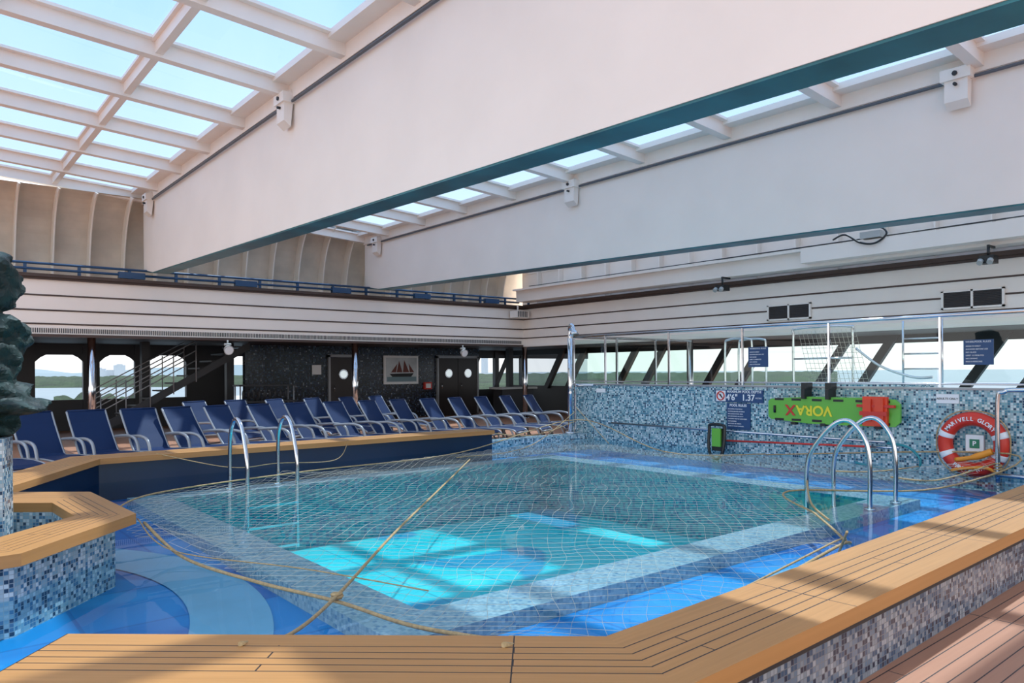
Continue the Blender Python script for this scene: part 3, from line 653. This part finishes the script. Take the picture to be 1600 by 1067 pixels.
text('p_letter','P',.09,(11.316,cy,cz),WTXT,lr,bold=.002)
b=B(); b.tube(smooth([(11.16,3.95,.30),(11.14,3.7,.36),(11.15,3.5,.45)],5),[.03]*5+[.045]*6,0,n=10); b.tube(smooth([(11.16,4.0,.15),(11.13,3.8,.2),(11.13,3.55,.22),(11.16,3.4,.12)],5),.022,0); b.build('rescue_light',[mat('safety_orange',(.85,.3,.02),.4)],lr)
# ------------------------------------------------------------ ropes + net
NETE=E('pool_safety_net',(6,6.5,.1))
def inpoly(x,y,P):
    c=False; n=len(P)
    for i in range(n):
        x1,y1=P[i];x2,y2=P[(i+1)%n]
        if (y1>y)!=(y2>y) and x<(x2-x1)*(y-y1)/(y2-y1)+x1: c=not c
    return c
NP=[(1.5,6.45),(1.65,5.9),(1.86,4.98),(2.08,4.23),(2.2,3.5),(2.3,2.5),(3.5,2.55),(5.2,2.62),(6.0,2.95),(6.9,3.7),(8.0,4.6),(9.4,3.5),(11.1,3.3),(11.1,6.8),(10.2,8.2),(10.9,11.0),(7.5,10.5),(4.4,9.9),(2.3,9.3),(1.6,8.2)]
def nz(x,y):
    z=.14+.03*noise.noise(Vector((x*.9,y*.9,0)))
    for cx,cyy,h,r in ((10.9,11.1,.45,1.3),(2.2,2.6,.18,1.0),(5.2,2.7,.14,.9),(11.1,3.3,.3,1.6),(1.5,6.4,.25,.7),(4.0,9.8,.1,.6)):
        d=math.hypot(x-cx,y-cyy)/r
        if d<1: z+=h*(1-d)**2
    return max(z,.132)
b=B(); st_=.12
nn_=int(20/st_)
def pt(i,j):
    a=i*st_; c=j*st_; x=6+(a+c)*.72; y=6.5+(a-c)*.69
    dx=.16*noise.noise(Vector((x*.6,y*.6,3)))+.10*noise.noise(Vector((x*1.7,y*1.7,5))); dy=.16*noise.noise(Vector((x*.6,y*.6,9)))+.10*noise.noise(Vector((x*1.7,y*1.7,11)))
    return x+dx, y+dy
for dirn in (0,1):
    for i in range(-nn_,nn_):
        for j in range(-nn_,nn_):
            if abs(i+j)*st_*.72>6 or abs(i-j)*st_*.69>6: continue
            x0,y0=pt(i,j); x1,y1=pt(i+1,j) if dirn==0 else pt(i,j+1)
            if not(inpoly(x0,y0,NP) and inpoly(x1,y1,NP)): continue
            b.tube([Vector((x0,y0,nz(x0,y0))),Vector((x1,y1,nz(x1,y1)))],.0013,0,n=3,cap=False,smooth=False)
b.build('mesh',[NETM],NETE)
def rope(pts,r=.012,n=8): 
    b=B(); b.tube(smooth(pts,n),r,0,n=6); b.build('rope',[ROPE],NETE)
rope([(x,y,nz(x,y)) for x,y in NP[0:6]]+[(1.85,2.3,.46)],.013)
rope([(x,y,nz(x,y)) for x,y in NP[5:10]],.012)
rope([(x+.05,y+.06,nz(x,y)+.01) for x,y in NP[6:10]],.008)
rope([(x,y,nz(x,y)) for x,y in NP[9:14]],.011)
rope([(x,y,nz(x,y)+.01) for x,y in NP[13:]],.010)
rope([(1.05,3.0,.46),(1.4,3.35,.32),(2.08,4.23,.17),(3.3,5.6,.16),(5.0,7.4,.16),(6.9,9.4,.17)],.011)
rope([(10.9,11.1,.5),(9.5,10.9,.3),(8.2,11.0,.46)],.008); rope([(11.0,11.2,.8),(10.3,9.6,.18)],.007); rope([(11.0,11.2,.7),(8.9,10.3,.17),(7,9.9,.15)],.007)
rope([(2.7,10.95,.46),(3.38,10.0,.3),(4.04,10.0,.3),(5.2,10.6,.2),(5.6,10.95,.46)],.006)
rope([(8.18,4.48,.25),(7.2,3.9,.18),(6.6,3.4,.16)],.011); rope([(8.82,3.8,.3),(9.9,3.7,.17),(11.1,3.45,.3)],.011)
rope([(5.2,2.62,.2),(4.9,2.4,.46)],.009)
rope([(11.1,4.4,.17),(10.2,4.6,.16),(8.82,4.48,.3)],.009); rope([(1.45,6.45,.4),(1.6,6.0,.2),(2.2,5.0,.16),(2.6,4.0,.15)],.005)
b=B(); b.tube(smooth([(11.1+.02*math.cos(k),3.42+.04*math.sin(k),.13+.006*k) for k in range(30)],3),.014,0,n=6); b.build('rope_coil',[ROPE],NETE)
b=B(); b.tube(smooth([(2.08+.03*math.cos(k*1.3),4.23+.03*math.sin(k*1.3),.15+.004*k) for k in range(10)],3),.012,0,n=6); b.build('rope_knot',[ROPE],NETE)
b=B(); b.tube(smooth([(-.05,4.3,-.1),(-.05,4.2,.5),(.05,3.8,.62),(.12,3.55,.5)],6),.022); b.build('entry_handrail',[CHROME])
# ------------------------------------------------------------ exterior
b=B(); q=15000; b.face([(-q,-q,-18),(q,-q,-18),(q,q,-18),(-q,q,-18)]); b.build('sea',[mat('sea_water',(.26,.33,.37),.35,var=.1,scale=.01)])
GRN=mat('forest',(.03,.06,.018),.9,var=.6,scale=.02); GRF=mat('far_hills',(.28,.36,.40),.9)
def land(name,t0,t1,d0,d1,h,mt,nt_=160,nd=10,amp=.6,fr=.02):
    b=B(); G=[]
    for i in range(nt_+1):
        t=t0+(t1-t0)*i/nt_; row=[]
        for j in range(nd+1):
            d=d0+(d1-d0)*(j/nd)**1.5; x=d*(.6374+.7705*t); y=d*(.7705-.6374*t)
            hh=h*(1-amp+amp*2*abs(noise.noise(Vector((x*fr,y*fr,1)))))
            if j==0: hh=0
            row.append((x,y,-18+hh))
        G.append(row)
    for i in range(nt_):
        for j in range(nd): b.face([G[i][j],G[i+1][j],G[i+1][j+1],G[i][j+1]],0,uv=[(0,0)]*4)
    b.build(name,[mt])
land('mangrove_shore',-.2,.44,600,4500,12,GRN)
land('mangrove_shore',-.95,-.25,1100,4500,12,GRN)
land('mangrove_shore',-.62,-.50,330,520,7,GRN,60,6,.7,.08)
land('distant_hills',-1.0,-.3,7000,9000,90,GRF,60,4,.8,.0006)
for t,wd,hh in ((-.56,60,26),(-.53,40,40),(-.54,90,16),(-.035,20,60),(-.02,14,45)):
    d=4700; wd*=1.6; hh=hh*1.5; x=d*(.6374+.7705*t); y=d*(.7705-.6374*t); b=B(); b.box(x-wd/2,x+wd/2,y,y+30,-18,hh); b.box(x-wd/4,x+wd/4,y,y+30,hh,hh+6); b.build('harbour_building',[WTXT])
S.view_settings.view_transform='Standard'
S.view_settings.look='None'
S.view_settings.exposure=.62
